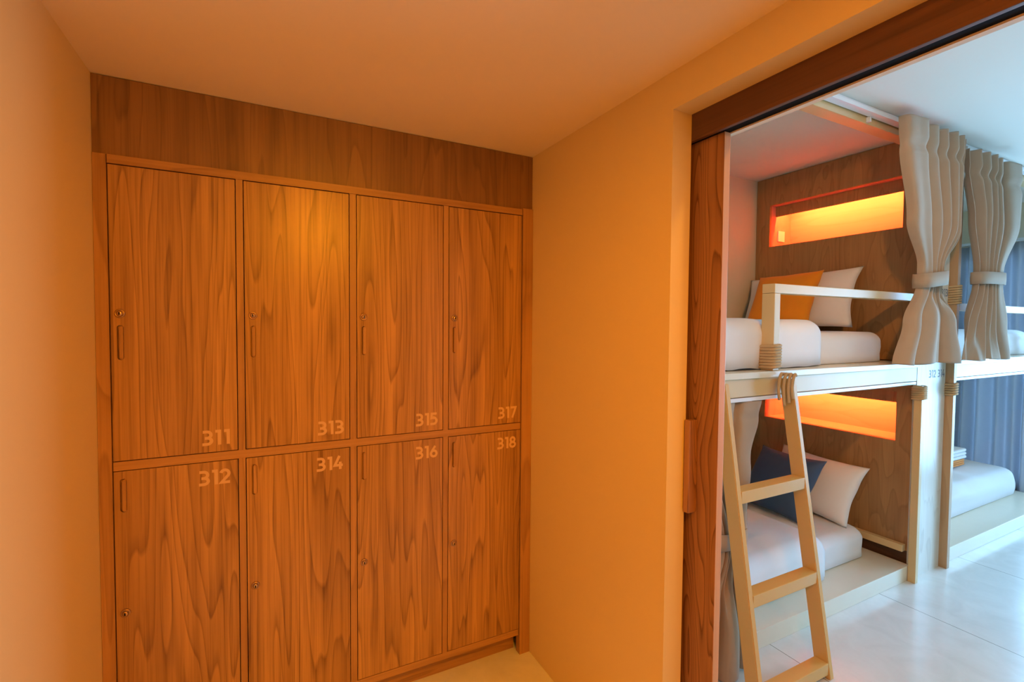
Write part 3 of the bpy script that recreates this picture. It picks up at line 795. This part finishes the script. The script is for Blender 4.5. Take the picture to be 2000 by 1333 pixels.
pillow('pillow', M['pillow'], 'white pillow leaning on the upper headboard behind the orange cushion', 'pillow', 'white pillows', 0.87, 0.46, 0.15, (4.085, 0.195, 1.652), R_(20), 0, R_(-2.5), 1)
pillow('cushion', M['orange'], 'square mustard orange cushion on the upper bunk', 'cushion', None, 0.50, 0.47, 0.14, (3.88, 0.19, 1.654), R_(26), 0, R_(-2), 2)
pillow('pillow', M['pillow'], 'white pillow leaning on the lower headboard behind the blue cushion', 'pillow', 'white pillows', 0.64, 0.45, 0.15, (4.03, 0.04, 0.314), R_(30), 0, R_(3), 3)
pillow('cushion', M['blue'], 'square navy blue cushion on the lower bunk', 'cushion', None, 0.50, 0.50, 0.14, (3.77, 0.14, 0.314), R_(36), 0, R_(1), 4)

# folded towels on the far lower bed
def towel(name, mat, label, x0, x1, y0, y1, z0, z1):
    o = Vector(((x0+x1)/2, (y0+y1)/2, z0)); bm = bmesh.new()
    # a spiral fold profile in y-z, extruded in x: rounded front fold with three visible layers
    n = 3; H = z1-z0; lay = H/n
    for k in range(n):
        za, zb_ = k*lay, (k+1)*lay-0.002
        pr = []
        r_ = (zb_-za)/2
        for q_ in range(9):
            a = PI/2+PI*q_/8; pr.append((y0-o.y+r_+r_*math.cos(a), (za+zb_)/2+r_*math.sin(a)))
        pr += [(y1-o.y-0.004*k, za), (y1-o.y-0.004*k, zb_)]
        A = [bm.verts.new((x0-o.x+0.003*k, y, z)) for y, z in pr]; B = [bm.verts.new((x1-o.x-0.003*k, y, z)) for y, z in pr]
        m_ = len(A); bm.faces.new(A); bm.faces.new(list(reversed(B)))
        for i in range(m_): bm.faces.new((A[i], A[(i+1) % m_], B[(i+1) % m_], B[i]))
    ob = mesh_obj(name, mat and bm, mat); ob.location = o
    md = ob.modifiers.new('bev', 'BEVEL'); md.width = 0.006; md.segments = 3
    return tag(ob, label, 'towel', 'folded towels on the far bed')
towel('folded_towel', M['towel_o'], 'orange folded towel under the white one on the far lower bed', 6.06, 6.40, -0.06, 0.22, 0.376, 0.436)
towel('folded_towel', M['towel'], 'white folded towel stacked on the orange one on the far lower bed', 6.05, 6.42, -0.065, 0.22, 0.438, 0.534)

# ------------------------------------------------------------------ ladder
def fine(P, m=5):
    P = [Vector(p) for p in P]; out = []
    for k in range(len(P)-1):
        a, b, c, d = P[max(k-1, 0)], P[k], P[k+1], P[min(k+2, len(P)-1)]
        for q_ in range(m):
            t = q_/m
            out.append(0.5*(2*b+(c-a)*t+(2*a-5*b+4*c-d)*t*t+(3*b-a-3*c+d)*t**3))
    return out+[P[-1]]
lad = empty('ladder', (2.64, -0.83, 0.0), 'cream wooden bunk ladder leaning on the near bunk', 'ladder')
LO = lad.location
def rail_y(z): return -0.605-(1.390-z)*0.160          # front edge of the rails
def rail(xa, xb):
    bm = bmesh.new(); dep = 0.070; zt = 1.405
    ks = (1, 1.0)
    P = [(rail_y(0), 0.0), (rail_y(0)+dep, 0.0), (rail_y(zt)+dep, zt), (rail_y(zt), zt)]
    A = [bm.verts.new((xa-LO.x, y-LO.y, z)) for y, z in P]; B = [bm.verts.new((xb-LO.x, y-LO.y, z)) for y, z in P]
    bm.faces.new(A); bm.faces.new(list(reversed(B)))
    for i in range(4): bm.faces.new((A[i], A[(i+1) % 4], B[(i+1) % 4], B[i]))
    bmesh.ops.bevel(bm, geom=list(bm.edges), offset=0.003, segments=2, affect='EDGES')
    mesh_obj('rail', bm, M['ladder'], lad)
rail(2.372, 2.402); rail(2.868, 2.898)
for z in (0.90, 0.46, 0.03+0.02):
    bm = bmesh.new(); y = rail_y(z)
    box(bm, 2.4025-LO.x, 2.8675-LO.x, y+0.002-LO.y, y+0.066-LO.y, z-0.028, z+0.028, bev=0.003)
    mesh_obj('rung', bm, M['ladder'], lad)
bm = bmesh.new()
for k, (xx, zl, yy) in enumerate(((2.830, 1.30, -0.566), (2.842, 1.272, -0.584), (2.852, 1.288, -0.602), (2.858, 1.31, -0.618))):
    tube(bm, fine([(xx+0.012-LO.x, yy-0.002-LO.y, 1.425), (xx-LO.x, yy-0.004-LO.y, 1.432), (xx-0.008-LO.x, yy-LO.y, 1.40), (xx-0.012-LO.x, yy-LO.y, 1.35), (xx-0.004-LO.x, yy-LO.y, zl)]), 0.0075, 8, vert=Vector((0, 1, 0)))
tube(bm, [(2.85-LO.x, -0.560-LO.y, 1.430), (2.875-LO.x, -0.585-LO.y, 1.428), (2.890-LO.x, -0.600-LO.y, 1.416)], 0.008, 8)
tag(mesh_obj('rope_tie', bm, M['rope'], lad, smooth=True), 'jute rope tying the ladder to the bunk')
